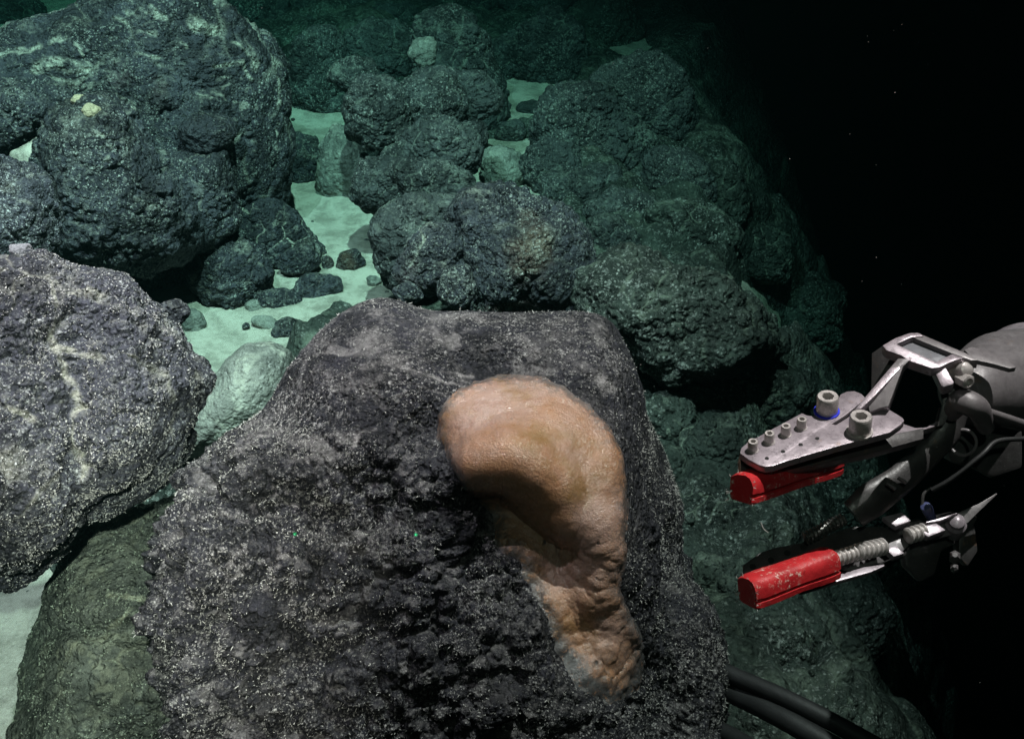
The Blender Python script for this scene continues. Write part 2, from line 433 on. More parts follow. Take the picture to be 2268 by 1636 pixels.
main = rock('boulder', MAIN, M_MAIN, 'large charcoal boulder with flat dusty top carrying the orange patch, in the foreground', 'boulder', d=MD, D=.25, p=2.7,
     lump=.045, bot=(.05, .028, .014), N=235, gauss=MG, roughmask=main_rough, smooth=1.5, seed=501, seams=.35, strokes=[([(860,785),(950,812),(1000,830),(1060,850)], 6), ([(828,757),(858,770)], 10), ([(1020,812),(1050,820)], 7),
            ([(1300,815),(1325,850),(1340,872)], 20), ([(560,985),(600,970)], 12), ([(785,1000),(800,965),(830,955)], 10), 
            ([(455,1500),(490,1475),(525,1480),(555,1500)], 3), ([(525,1480),(520,1450)], 3), ([(840,880),(870,890),(900,880)], 6), ([(1060,860),(1130,845),(1200,835)], 9)], post=(main_keep, main_extra))

def orange_mat():
    m, nt, b = newmat('orange_growth'); g = G(nt)
    c = g.mix(g.ramp(g.noise(11, 4, .6), .35, .65), (.33, .165, .088), (.33, .205, .165))
    c = g.mix(g.ramp(g.noise(17, 5, .7), .48, .68, 0, .8), c, (.21, .115, .04))
    c = g.mix(g.ramp(g.noise(240, 3, .7), .60, .72, 0, .6), c, (.50, .34, .25))
    edge = g.attr('edge')
    grime = g.math('MULTIPLY', edge, g.ramp(g.math('ADD', g.noise(170, 5, .8), g.math('MULTIPLY', edge, .16)), .50, .62))
    c = g.mix(grime, c, (.07, .065, .065))
    v = g.vor(70); sc = g.n('ShaderNodeSeparateColor'); g.link(v.outputs['Color'], sc.inputs[0])
    pit = g.math('MULTIPLY', g.ramp(sc.outputs[0], .90, .93), g.ramp(g.math('ADD', v.outputs['Distance'], g.math('MULTIPLY', g.noise(300, 3), .35)), .36, .22))
    c = g.mix(pit, c, (.04, .03, .025))
    g.link(c, b.inputs['Base Color']); b.inputs['Specular IOR Level'].default_value = .7
    g.link(g.ramp(g.noise(90, 4), .3, .7, .18, .42), b.inputs['Roughness'])
    b.inputs['Subsurface Weight'].default_value = .12; b.inputs['Subsurface Radius'].default_value = (.012, .006, .003); b.inputs['Subsurface Scale'].default_value = .5
    h = g.math('ADD', g.noise(70, 5, .65), g.math('MULTIPLY', g.noise(480, 3, .75), .6))
    h = g.math('SUBTRACT', h, g.math('MULTIPLY', pit, .5))
    g.link(g.bump(h, .55, .004), b.inputs['Normal'])
    return m
def build_patch():
    """The growth lies on the boulder: the boulder's own faces under the outline, lifted off and swollen."""
    me0 = main.data; nv = len(me0.vertices)
    co_ = np.empty(nv * 3, np.float32); me0.vertices.foreach_get('co', co_); co_ = co_.reshape(-1, 3)
    n = normals(me0)
    upx, upy = project(co_ + np.array(main.location)); zz = co_ @ (CAM - np.array(main.location))
    sd = poly_sd(PATCH, upx, upy) + 13 * noise(co_ * 28, 12) + 7 * noise(co_ * 90, 13)
    ok = (sd < 14) & (zz > 0)
    qd = np.empty(len(me0.polygons) * 4, np.int32); me0.polygons.foreach_get('vertices', qd); qd = qd.reshape(-1, 4)
    qd = qd[ok[qd].all(1)]
    ids, inv = np.unique(qd, return_inverse=True); qd = inv.reshape(-1, 4)
    V = co_[ids]; N_ = n[ids]; s = sd[ids]; px = upx[ids]; py = upy[ids]
    lift = -.0025 + .0060 * sstep(14, -26, s) + .008 * sstep(-5, -95, s) * (1 - .85 * sstep(1120, 1300, py))
    rough = sstep(1080, 1250, py)
    lift = lift + sstep(8, -20, s) * (.0012 * noise(V * 60, 31) + rough * (.0028 * fbm(V * 30, 3, 32) + .0030 * bumps(V, 55, 33) + .0016 * bumps(V, 120, 35)) + .0018 * noise(V * 25, 34))
    V = V + N_ * lift[:, None]
    me = mesh_np('orange_growth', V, qd, orange_mat())
    attr(me, 'edge', np.clip(sstep(-60, 6, s) + .5 * sstep(1330, 1520, py) + .35 * sstep(960, 1060, py) * sstep(1060, 960, px), 0, 1))
    o = bpy.data.objects.new('orange_growth', me); COL.objects.link(o); o.parent = main
    o['label'] = 'smooth orange tan growth bulging from the right side of the boulder'
build_patch()

# --- hair-fine tufts standing on the near boulders
def fuzz_mat(name, c):
    m, nt, b = newmat(name); g = G(nt)
    g.link(g.mix(g.noise(200, 2), c, tuple(x * .45 for x in c)), b.inputs['Base Color']); b.inputs['Roughness'].default_value = .9; return m
M_FUZZ = fuzz_mat('tuft', (.42, .40, .38)); M_FUZZG = fuzz_mat('tuft_green', (.40, .41, .33))
def fuzz(parent, count, mat, ln=.0035, wd=.00045, seed=1, keep=None, offs=None):
    me0 = parent.data; nv = len(me0.vertices)
    c = np.empty(nv * 3, np.float32); me0.vertices.foreach_get('co', c); c = c.reshape(-1, 3); n = normals(me0)
    rs = np.random.RandomState(seed)
    W = c + np.array(parent.location)
    vis = ((CAM - W) * n).sum(1) > -.15 * np.linalg.norm(CAM - W, axis=1)
    wgt = vis * np.clip(.15 + 1.6 * (noise(W * 30, seed) + .15), 0.03, 1)
    if keep is not None: wgt = wgt * keep(W)
    ids = rs.choice(nv, count, p=wgt / wgt.sum())
    jit = rs.randn(count, 3) * .0012
    b = c[ids] + jit - n[ids] * ((jit * n[ids]).sum(1))[:, None] - n[ids] * .0004
    dirn = n[ids] + rs.randn(count, 3) * .55; dirn[:, 2] -= .25; dirn /= np.linalg.norm(dirn, axis=1, keepdims=True)
    side = np.cross(dirn, rs.randn(count, 3)); side /= np.linalg.norm(side, axis=1, keepdims=True)
    l = (ln * (.35 + rs.rand(count) ** 2 * 1.1))[:, None]; w_ = (wd * (.6 + .8 * rs.rand(count)))[:, None]
    bend = rs.randn(count, 3) * .25 * l
    mid = b + dirn * l * .55; tip = b + dirn * l + bend
    V = np.stack([b - side * w_, b + side * w_, mid + side * w_ * .9, mid - side * w_ * .9, tip + side * w_ * .35, tip - side * w_ * .35], 1).reshape(-1, 3)
    base = np.arange(count)[:, None] * 6
    Qd = np.concatenate([base + np.array([[0, 1, 2, 3]]), base + np.array([[3, 2, 4, 5]])], 0)
    me = mesh_np('tufts', V, Qd, mat, smooth=False)
    o = bpy.data.objects.new('tufts', me); COL.objects.link(o); o.parent = parent; o['kind'] = 'stuff'
    return o
def keep_main(W):
    px, py = project(W)
    return (1 - .97 * patch_mask(px, py)) * (.3 + .7 * sstep(860, 1000, py))
fuzz(main, 42000, M_FUZZ, .0019, .00035, 3, keep_main)

LEFT = [(-260,640),(-150,585),(0,570),(60,568),(130,572),(200,580),(255,600),(300,635),(350,675),(388,722),(420,785),(446,838),(436,882),(414,912),(404,965),(385,1018),
 (340,1060),(270,1108),(190,1150),(140,1210),(60,1265),(0,1285),(-150,1280),(-260,1150)]
left = rock('boulder', LEFT, M_LEFT, 'pale speckled grey boulder cut off by the left edge, overhanging the sand', 'boulder', d=1.13, D=.18, p=2.8, lump=.15,
     bot=(.06, .035, .016), N=170, smooth=1.5, seed=77, seams=.8, strokes=[([(115,615),(132,700),(150,760),(158,830),(172,900),(160,960),(178,1040),(192,1100)], 7), ([(150,640),(190,650),(240,665)], 9), ([(150,750),(175,770),(230,780)], 10), ([(165,900),(130,850)], 7), ([(20,900),(80,930)], 9)],
     gauss=[(170, 700, 60, 60, -.02), (165, 960, 22, 150, -.025), (250, 960, 60, 80, .014), (40, 1100, 120, 80, .02)])
fuzz(left, 26000, M_FUZZ, .0015, .0006, 5)

MOSS = [(35,1640),(55,1560),(88,1450),(108,1330),(130,1240),(170,1180),(230,1142),(300,1118),(380,1085),(440,1020),(500,960),(560,1150),(520,1400),(480,1700),(300,1850),(60,1800)]
moss = rock('boulder', MOSS, M_MOSS, 'olive green dusty boulder wedged low between the two big grey boulders', 'boulder', d=1.42, D=.22, p=2.3, lump=.13,
     bot=(.06, .04, .016), N=130, smooth=1.5, seed=312, seams=.7, strokes=[([(351,1304),(300,1318),(240,1316)], 8), ([(288,1345),(265,1378),(230,1405),(190,1425),(150,1450)], 10), ([(265,1470),(250,1500)], 6), ([(300,1150),(240,1165),(190,1200)], 12)], gauss=[(230, 1400, 150, 16, -.03), (300, 1360, 70, 60, .02), (330, 1560, 60, 60, .02)])
fuzz(moss, 9000, M_FUZZG, .0018, .0008, 6)

# --- everything behind: (shape, material, label, options)
RK = [
 # upper left mass
 ('boulder', [(-160,120),(0,92),(80,75),(150,60),(230,30),(330,12),(420,12),(500,25),(560,58),(605,110),(628,180),(626,250),(620,330),(612,420),(598,470),(520,500),(440,540),(330,560),(150,500),(0,430),(-160,400)], M_BACK,
  'huge domed boulder in the upper left, streaked with pale sediment on its crown', dict(d=2.45, D=.26, N=150, lump=.14, p=3.2, seams=.8, strokes=[([(75,135),(110,128),(160,138),(200,150)], 20), ([(165,92),(185,125),(215,142),(205,190)], 6), ([(285,35),(330,38),(365,55)], 9), ([(310,75),(345,82)], 5), ([(420,60),(480,75),(540,110),(560,150)], 16), ([(300,120),(360,130)], 4), ([(400,95),(412,108)], 6), ([(-20,95),(60,90),(140,80)], 10), ([(230,225),(260,215),(300,230)], 6), ([(600,120),(618,200),(612,330)], 4), ([(470,150),(530,140),(560,180)], 7)])),
 ('boulder', [(125,300),(150,262),(200,236),(255,222),(295,250),(325,310),(345,380),(400,430),(425,520),(385,572),(300,592),(200,594),(130,566),(118,450),(110,380)], M_BACK,
  'dark upright boulder with a rounded peak in front of the huge upper left one', dict(d=2.12, D=.17, N=100, p=2.6, lump=.14, strokes=[([(205,292),(235,300),(248,320),(240,350)], 7), ([(190,245),(250,225),(290,245)], 6)])),
 ('boulder', [(-150,160),(0,170),(90,178),(165,215),(170,250),(120,310),(60,340),(-150,345)], M_BACK, 'dark knobbly boulder at the left edge under a pale patch of sediment', dict(d=2.2, D=.14, N=80)),
 ('boulder', [(-100,350),(0,345),(60,368),(105,400),(118,450),(118,540),(100,600),(0,640),(-100,640)], M_LEFT, 'white speckled grey boulder at the left edge right above the nearest left boulder', dict(d=1.75, D=.12, N=80)),
 ('boulder', [(320,330),(400,350),(455,345),(505,325),(522,420),(508,500),(450,560),(380,540),(335,440)], M_BACK, 'blue grey boulder with a notched top in the lap of the upper left boulder', dict(d=2.25, D=.12, N=70)),
 ('rock', (460,300,58,45), M_BACK, 'round white flecked rock tucked against the face of the upper left boulder', dict(d=2.22, D=.06)),
 ('rock', (560,40,78,58), M_FAR, 'dark rock peeking over the right shoulder of the upper left boulder', dict(k=.5)),
 ('rock', (25,22,60,42), M_FAR, 'greenish rock in the top left corner beside a sand patch', dict(k=.5)),
 ('rock', (390,0,70,30), M_FAR, 'small rock at the top edge behind the crown of the upper left boulder', dict(d=3.0)),
 ('rock', (250,-8,60,26), M_FAR, 'low dark rock at the top edge just right of the sand patch', dict(d=3.1)),
 # stones among the sand
 ('rock', [(425,620),(440,570),(480,540),(540,535),(585,560),(597,610),(572,668),(510,690),(460,675)], M_BACK, 'biggest speckled rock in the sand channel, with smaller lumps on its front', dict(k=.6)),
 ('rock', [(503,515),(540,465),(600,448),(650,468),(690,520),(710,562),(690,600),(620,600),(540,565)], M_BACK, 'dark rock veined with pale sediment right above the biggest sand channel rock', dict(k=.6, seams=1.4)),
 ('rock', (662,577,44,32), M_BACK, 'smooth oval stone at the foot of the sediment veined rock', dict(k=1.1)),
 ('rock', (608,557,34,30), M_BACK, 'rough stone left of the smooth oval one at the foot of the veined rock', dict(k=1.1)),
 ('rock', (776,578,30,23), M_BACK, 'dark round stone lying alone on open sand', dict(k=.5), 'small stones half buried in the sand'),
 ('pebble', (725,583,13,15), M_BACK, 'pebble left of the lone round stone on the sand', dict(k=.5), 'small stones half buried in the sand'),
 ('rock', (700,638,54,30,-8), M_BACK, 'flat mottled stone half sunk in sand beside the smooth oval one', dict(k=.4), 'small stones half buried in the sand'),
 ('rock', (618,665,50,26,10), M_BACK, 'low dark stone half buried below the smooth oval stone', dict(k=.4), 'small stones half buried in the sand'),
 ('rock', (572,675,30,16,-15), M_DUSTY, 'dusty pale stone touching the left end of the low half buried stone', dict(k=.4), 'small stones half buried in the sand'),
 ('rock', (636,730,32,24), M_BACK, 'blue grey stone against the upper left flank of the main boulder', dict(k=.5), 'small stones half buried in the sand'),
 ('rock', (590,716,34,16,15), M_DUSTY, 'dust covered stone behind the blue grey one near the main boulder', dict(k=.3), 'small stones half buried in the sand'),
 ('pebble', (828,622,18,12), M_DUSTY, 'sand coated pebble on the right border of the sand channel', dict(k=.3), 'small stones half buried in the sand'),
 ('rock', [(300,620),(315,570),(350,548),(395,550),(420,585),(418,630),(380,645),(320,643)], M_BACK, 'dark stone standing on sand between the upright boulder and the biggest sand channel rock', dict(k=.6)),
 ('rock', (275,612,42,30), M_BACK, 'low dark stone behind the top of the nearest left boulder', dict(k=.6)),
 ('rock', (425,712,28,30), M_DUSTY, 'tan and blue pebble beside the right shoulder of the nearest left boulder', dict(k=.4)),
 ('rock', (385,695,32,34), M_LEFT, 'small dark stone pressed against the nearest left boulder with a pale spot', dict(d=1.3)),
 ('rock', [(640,340),(660,300),(700,305),(712,350),(700,400),(650,416),(622,395),(620,350)], M_BACK, 'knobbly rock standing on the upper sand channel beside the great boulder', dict(k=.5)),
 ('rock', [(716,320),(745,270),(772,285),(800,330),(835,380),(830,440),(765,452),(705,430),(698,385)], M_DUSTY, 'pale sediment coated rock at the right bank of the sand channel', dict(k=.6, bot=(.09, .06, .02))),
 ('rock', [(400,1015),(395,960),(425,890),(480,830),(500,795),(545,755),(600,752),(645,775),(665,840),(640,900),(580,960),(480,1010)], M_DUSTY,
  'smooth dust covered slab lying between the left boulder and the main boulder', dict(d=1.75, D=.12, N=70, lump=.07, bot=(.015, .01, .006), seams=.5)),
 # rounded pile in the middle distance
 ('boulder', [(640,150),(660,95),(700,70),(745,75),(768,110),(772,180),(752,250),(700,266),(648,230)], M_FAR, 'dome topped boulder at the left end of the pile beyond the sand', dict(k=.6)),
 ('boulder', [(756,115),(775,75),(820,53),(880,65),(928,80),(945,130),(905,185),(840,195),(780,165)], M_FAR, 'smooth topped boulder second from left at the back of the pile', dict(k=.8)),
 ('boulder', [(912,80),(950,42),(1000,32),(1050,55),(1085,100),(1106,170),(1118,250),(1090,315),(1000,310),(935,210)], M_FAR, 'tall dark dome at the back right of the pile', dict(k=.7)),
 ('rock', (938,116,29,36), M_DUSTY, 'small pale green ball of rock wedged near the top of the pile', dict(d=2.75)),
 ('rock', (788,168,52,38), M_FAR, 'flat topped rock below the second boulder of the pile', dict(d=2.72)),
 ('boulder', [(766,245),(780,200),(820,172),(870,180),(902,215),(908,290),(870,330),(810,325),(774,290)], M_FAR, 'egg shaped boulder with a bright speckled belly at the front of the pile', dict(d=2.5)),
 ('boulder', (955,225,80,62), M_FAR, 'squat boulder with a lit rim in the heart of the pile', dict(d=2.55)),
 ('rock', (1040,215,60,60), M_FAR, 'rough rock under the tall dark dome', dict(d=2.65)),
 ('boulder', (975,330,95,62,12), M_FAR, 'crumbly boulder at the lower middle of the pile', dict(d=2.42)),
 ('rock', (1035,305,42,36), M_FAR, 'small capped rock at the right of the crumbly boulder', dict(d=2.5)),
 ('boulder', (850,410,66,62), M_FAR, 'rounded boulder right of the pale sediment coated rock', dict(d=2.35)),
 ('boulder', (960,410,85,60,15), M_FAR, 'long low boulder running down from the pile to the middle slab', dict(d=2.32)),
 ('rock', (900,345,50,34), M_FAR, 'small smooth rock between the egg shaped boulder and the long low one', dict(d=2.40)),
 ('rock', (1020,440,45,32), M_FAR, 'small rock resting on the rear corner of the middle slab', dict(d=2.28)),
 ('boulder', [(826,520),(845,470),(900,440),(980,440),(1030,450),(1045,520),(1000,560),(920,600),(870,650),(850,610)], M_FAR, 'broad dark boulder rising from the right bank of the sand', dict(d=2.12)),
 ('boulder', [(1000,480),(1035,428),(1110,415),(1200,448),(1262,490),(1292,545),(1292,620),(1285,700),(1150,700),(1050,690),(1020,610)], M_BACK,
  'big smooth topped slab with a black shaded front right behind the main boulder', dict(d=2.08, D=.18, N=100, p=2.7)),
 ('rock', [(878,590),(905,535),(955,492),(1005,500),(1022,560),(1010,625),(950,652),(892,630)], M_BACK, 'veined rock leaning on the left side of the big smooth topped slab', dict(d=1.95, strokes=[([(905,590),(940,535),(930,500)], 5)])),
 ('rock', (1012,636,42,44), M_BACK, 'small speckled rock peeking over the top edge of the main boulder', dict(d=1.88)),
 ('rock', (905,648,30,22), M_BACK, 'tiny dark rock at the sand edge just behind the main boulder', dict(d=1.9)),
 # right hand ridge
 ('boulder', [(1172,280),(1205,220),(1258,188),(1320,190),(1348,215),(1400,258),(1445,310),(1435,385),(1345,392),(1250,350),(1185,330)], M_FAR, 'green tinted boulder with a pale arc on its crown on the ridge', dict(k=.7)),
 ('boulder', [(1308,180),(1350,145),(1410,128),(1480,145),(1520,190),(1540,260),(1530,330),(1450,345),(1370,260)], M_FAR, 'last dark dome of the ridge, outlined against black water', dict(k=.8)),
 ('rock', [(1156,370),(1172,330),(1210,310),(1262,320),(1292,360),(1287,402),(1240,432),(1182,428)], M_FAR, 'black shaded rock right of the small pale sand pocket', dict(k=.7)),
 ('rock', (1112,382,52,60), M_DUSTY, 'square dust coated rock standing in the small pale sand pocket', dict(k=.4)),
 ('rock', (1175,240,27,18), M_FAR, 'dark stone lying on the distant green sand pocket', dict(k=.5)),
 ('rock', (1132,292,32,24), M_FAR, 'small green rock behind the square dust coated one', dict(k=.6)),
 ('rock', (1272,425,66,48,15), M_FAR, 'rock at the lower end of the small sand pocket', dict(k=.6)),
 ('rock', (1338,408,52,42,20), M_FAR, 'smooth green rock with a pointed top below the pale arc boulder', dict(k=.7)),
 ('rock', (1400,480,100,52,18), M_FAR, 'wide low green rock behind the long ridge slab', dict(k=.6)),
 ('rock', (1350,525,62,46,10), M_FAR, 'rounded rock with a bright arched rim right of the big smooth slab', dict(k=.9)),
 ('rock', (1430,400,26,22), M_FAR, 'tiny pointed rock on the ridge below a black hollow', dict(k=1.0)),
 ('boulder', (1500,400,90,60,30), M_FAR, 'shadowed boulder on the ridge under the last dark dome', dict(k=.6)),
 ('boulder', (1590,430,85,62,38), M_DIM, 'dim boulder on the outer edge of the ridge', dict(k=.6)),
 ('boulder', (1540,510,105,58,25), M_DIM, 'long dim green boulder behind the ridge slab', dict(k=.6)),
 ('boulder', [(1285,600),(1380,568),(1480,585),(1600,618),(1690,690),(1712,760),(1650,835),(1500,845),(1380,790),(1290,720)], M_DIM,
  'long grey green ridge slab right of the smooth slab, behind the main boulder', dict(d=2.0, D=.2, N=100, p=2.7)),
 ('boulder', (1680,560,85,58,38), M_DIM, 'faint boulder on the outer rim above the pale sliver of sand', dict(k=.5)),
 ('boulder', (1790,690,85,80,40), M_DIM, 'faint rounded boulder on the outer rim right of the pale sliver of sand', dict(k=.4)),
 # dim slope to the right of the main boulder
 ('boulder', (1560,830,115,70,10), M_DIM, 'dark boulder under the front of the ridge slab', dict(k=.4)),
 ('boulder', (1700,880,95,75,30), M_DIM, 'barely lit boulder left of the gripper wrist', dict(k=.4)),
 ('boulder', [(1420,900),(1450,872),(1500,870),(1535,900),(1545,980),(1520,1050),(1480,1040)], M_DIM, 'green rock peeking out right of the main boulder upper shoulder', dict(k=.5)),
 ('boulder', (1595,1010,85,90,60), M_DIM, 'green boulder midway between the main boulder and the upper red grip', dict(k=.4)),
 ('boulder', (1560,1150,90,90,50), M_DIM, 'green streaked boulder beside the widest part of the main boulder', dict(k=.4)),
 ('boulder', (1610,1320,100,85,50), M_DIM, 'mottled green boulder left of the lower red grip', dict(k=.4)),
 ('boulder', (1700,1450,110,90,50), M_DIM, 'dim boulder below the lower red grip', dict(k=.4)),
 ('boulder', (1800,1580,110,90,45), M_DIM, 'nearly black boulder above the two black hoses', dict(k=.3)),
 ('boulder', (1850,1100,110,110,50), M_DIM, 'nearly black boulder behind the gap of the gripper jaws', dict(k=.3)),
 ('boulder', (1850,1380,110,110,50), M_DIM, 'nearly black boulder behind the lower red grip', dict(k=.3)),
 # far top
 ('boulder', (740,15,100,52), M_FAR, 'black rock at the top edge above the pile', dict(k=.4)),
 ('rock', (700,58,40,24), M_FAR, 'small dark rock behind the dome topped boulder', dict(k=.6)),
 ('rock', (870,38,60,32), M_FAR, 'low green rock at the top behind the second boulder of the pile', dict(k=.5)),
 ('boulder', (1020,8,90,36), M_FAR, 'faint green boulder at the top edge behind the tall dark dome', dict(k=.5)),
 ('boulder', (1108,135,48,48), M_FAR, 'green rounded boulder just right of the tall dark dome', dict(k=.6)),
 ('boulder', (1215,120,95,80), M_FAR, 'large black boulder beyond the distant green sand pocket', dict(k=.5)),
 ('boulder', (1200,15,90,45), M_FAR, 'faint boulder at the top edge above the large black one', dict(k=.5)),
 ('boulder', (1330,60,90,60), M_DIM, 'farthest faint boulder at the upper right of the rocks', dict(k=.4)),
 ('rock', (422,1425,42,62,10), M_MAIN, 'purple grey lump squeezed between the olive boulder and the main boulder', dict(d=1.10, D=.03)),
]
for e in RK:
    name, shape, mat, label, kw = e[:5]; grp = e[5] if len(e) > 5 else None
    kw = dict(kw)
    if mat in (M_FAR, M_DIM, M_BACK): kw.setdefault('grow', 1.07); kw.setdefault('lump', .17)
    kw.setdefault('lump', .13); kw.setdefault('bot', (.12, .075, .03)); kw.setdefault('p', 2.4)
    rock(name, shape, mat, label, 'boulder' if name == 'boulder' else ('pebble' if name == 'pebble' else 'rock'), group=grp, **kw)

rs_ = random.Random(5); NOD = []
tries = 0
S1p = SANDS[0]
while len(NOD) < 46 and tries < 4000:
    tries += 1
    if rs_.random() < .8: x, y, pl = rs_.uniform(380, 890), rs_.uniform(180, 860), SANDS[0]
    else: x, y, pl = rs_.uniform(0, 215), rs_.uniform(1270, 1636), SANDS[2]
    sdv = poly_sd(pl, np.array([x]), np.array([y]))[0]
    if sdv > -4 or rs_.random() > math.exp(sdv / 30) + .12: continue
    rr_ = rs_.choice([4, 5, 5, 6, 7, 9]); NOD.append((x, y, rr_))
    rock('pebble', (x, y, rr_, rr_ * .8), rs_.choice([M_BACK, M_BACK, M_DUSTY]), 'tiny knobbly nodule lying loose on the pale sand', 'pebble', k=.3, N=10,
         group='tiny nodules strewn on the sand', bot=(.1, .05, 0), seed=900 + len(NOD))
# sediment banked up in the clefts of the upper left rocks
for pl, dd_, lb in [([(30,338),(100,300),(165,238),(215,212),(246,236),(185,268),(150,312),(138,370),(126,450),(98,415),(50,380)], 2.10, 'pale sediment filling the cleft left of the peaked upright boulder'),
                    ([(60,165),(110,150),(160,190),(120,215),(70,200)], 2.28, 'pale sediment pocket above the knobbly boulder at the left edge')]:
    rock('sediment_drift', pl, M_SAND, lb, 'sand', d=dd_, D=.035, p=2.6, lump=.12, bot=(.04, .03, .01), N=44, seams=0)
# --- pale sponges
def mat_plain(name, c, rough=.7, sc=200, var=.35, metal=0, spec=.4, bs=.4, bd=.0008):
    m, nt, b = newmat(name); g = G(nt)
    g.link(g.mix(g.ramp(g.noise(sc, 4, .65), .35, .7), c, tuple(x * (1 - var) for x in c)), b.inputs['Base Color'])
    b.inputs['Roughness'].default_value = rough; b.inputs['Metallic'].default_value = metal; b.inputs['Specular IOR Level'].default_value = spec
    g.link(g.bump(g.noise(sc * 1.7, 3, .7), bs, bd), b.inputs['Normal']); return m
M_TAN = mat_plain('tan_sponge', (.36, .30, .20), .9, 90, bs=1, bd=.004); M_PALE = mat_plain('pale_sponge', (.16, .15, .165), .9, 220)
for sh, mt, lb, dd_ in [((178,226,17,17), M_TAN, 'larger tan ball sponge on the sediment seam left of the peaked boulder', 2.02), ((203,246,20,16), M_TAN, 'lower tan ball sponge leaning on the peaked boulder', 1.98),
                   ((46,553,24,15), M_PALE, 'pale round sponge on the rim of the nearest left boulder', 1.12)]:
    rock('sponge', sh, mt, lb, 'sponge', d=dd_, lump=.16, bot=(.16, .10, 0), N=34, seams=.5)

# ------------------------------------------------------------------ hard-surface helpers
def metal(name, c, rough, scr=.5, met=.35, stain=(.24, .13, .07), st=.35):
    m, nt, b = newmat(name); g = G(nt)
    base = g.mix(g.ramp(g.noise(90, 5, .7), .35, .7, 0, .6), c, tuple(x * .6 for x in c))
    base = g.mix(g.ramp(g.noise(55, 5, .75), .60, .72, 0, st), base, stain)
    base = g.mix(g.ramp(g.noise(600, 2, .7), .68, .75, 0, scr), base, (.75, .72, .72))
    g.link(base, b.inputs['Base Color']); b.inputs['Metallic'].default_value = met
    g.link(g.ramp(g.noise(150, 4, .7), .3, .7, rough - .1, rough + .15), b.inputs['Roughness'])
    g.link(g.bump(g.noise(320, 4, .7), .35, .0006), b.inputs['Normal']); return m
M_ALU = metal('worn_aluminium', (.31, .265, .295), .33, st=.5)
M_STEEL = metal('bright_steel', (.50, .46, .45), .30, met=.35, st=.1)
M_DARKM = metal('dark_metal', (.055, .051, .052), .40, scr=.3, met=.3)
M_GREYM = metal('grey_housing', (.15, .135, .142), .45, scr=.3, met=.2)
M_BLACK = mat_plain('black_rubber', (.014, .014, .015), .55, 60, spec=.4)
M_HOLE_SHADE = mat_plain('recess_shade', (.01, .01, .01), .8)  # near-black colour stands in for the shade inside holes
M_BLUE = mat_plain('blue_ring', (.02, .03, .55), .4)
def red_mat():
    m, nt, b = newmat('red_rubber'); g = G(nt)
    c = g.mix(g.ramp(g.noise(60, 4, .6), .4, .7), (.46, .020, .024), (.34, .012, .016))
    sc = g.math('MULTIPLY', g.ramp(g.noise(260, 5, .8), .54, .64), g.ramp(g.noise(45, 3), .44, .60))
    c = g.mix(sc, c, (.55, .42, .36))
    c = g.mix(g.ramp(g.noise(180, 5, .8), .66, .72, 0, .6), c, (.12, .05, .04))
    g.link(c, b.inputs['Base Color']); b.inputs['Roughness'].default_value = .42
    g.link(g.bump(g.noise(260, 4, .7), .5, .001), b.inputs['Normal']); return m
M_RED = red_mat()
ARM = bpy.data.objects.new('robotic_gripper', None); COL.objects.link(ARM)
ARM.location = P(2240, 1000, .80)
tagit(ARM, 'grey metal robotic gripper with two open jaws and red grips at the right', 'robotic arm')
AL = np.array(ARM.location)
def link(name, bm, mat, parent=None, smooth=True, bev=0.):
    if bev:
        bmesh.ops.bevel(bm, geom=[e for e in bm.edges if len(e.link_faces) == 2 and e.calc_face_angle(0) > .5], offset=bev, segments=2, profile=.6, affect='EDGES')
    bmesh.ops.recalc_face_normals(bm, faces=bm.faces[:])
    me = bpy.data.meshes.new(name); bm.to_mesh(me); bm.free(); me.materials.append(mat)
    for p_ in me.polygons: p_.use_smooth = smooth
    if smooth:
        try: me.set_sharp_from_angle(angle=R_(35))
        except Exception: pass
    o = bpy.data.objects.new(name, me); COL.objects.link(o); o.parent = parent or ARM
    return o
Z1 = lambda x, y: (1596.7 + .2994 * x, 707.6 + .2994 * y)     # enlarged crop coordinates to picture coordinates
Z4 = lambda x, y: (1596.7 + .288 * x, 1070.5 + .288 * y)
def on_plane(px, py, n, p0):
    d = FW + RT * ((px - 1134) / F) + UP * ((818 - py) / F)
    t = ((p0 - CAM) @ n) / (d @ n); return CAM + d * t
def nrm(v): v = np.array(v, float); return v / np.linalg.norm(v)
def plate(name, pts, n, p0, th, mat, parent=None, bev=.0006):
    n = nrm(n); bm = bmesh.new()
    a = [bm.verts.new(on_plane(x, y, n, p0) - AL) for x, y in pts]
    b = [bm.verts.new(Vector(v.co) - Vector(n * th)) for v in a]
    bm.faces.new(a); bm.faces.new(b[::-1])
    for i in range(len(a)):
        j = (i + 1) % len(a); bm.faces.new((a[j], a[i], b[i], b[j]))
    bmesh.ops.triangulate(bm, faces=[f for f in bm.faces if len(f.verts) > 4 and False])
    return link(name, bm, mat, parent, bev=bev)
def lathe(name, base, axis, prof, mat, parent=None, seg=28, hexr=None):
    axis = nrm(axis); t = nrm(np.cross(axis, [.3, .2, .9])); s = np.cross(axis, t)
    bm = bmesh.new(); rings = []
    for k, (r, z) in enumerate(prof):
        ring = []
        for i in range(seg):
            a = i / seg * 2 * math.pi; rr = r
            if hexr and k in hexr:
                am = (a % (math.pi / 3)) - math.pi / 6; rr = r * math.cos(math.pi / 6) / math.cos(am)
            ring.append(bm.verts.new(base + axis * z + (t * math.cos(a) + s * math.sin(a)) * rr - AL))
        rings.append(ring)
    for a, b in zip(rings, rings[1:]):
        for i in range(seg):
            j = (i + 1) % seg; bm.faces.new((a[i], a[j], b[j], b[i]))
    bm.faces.new(rings[0][::-1]); bm.faces.new(rings[-1])
    return link(name, bm, mat, parent)
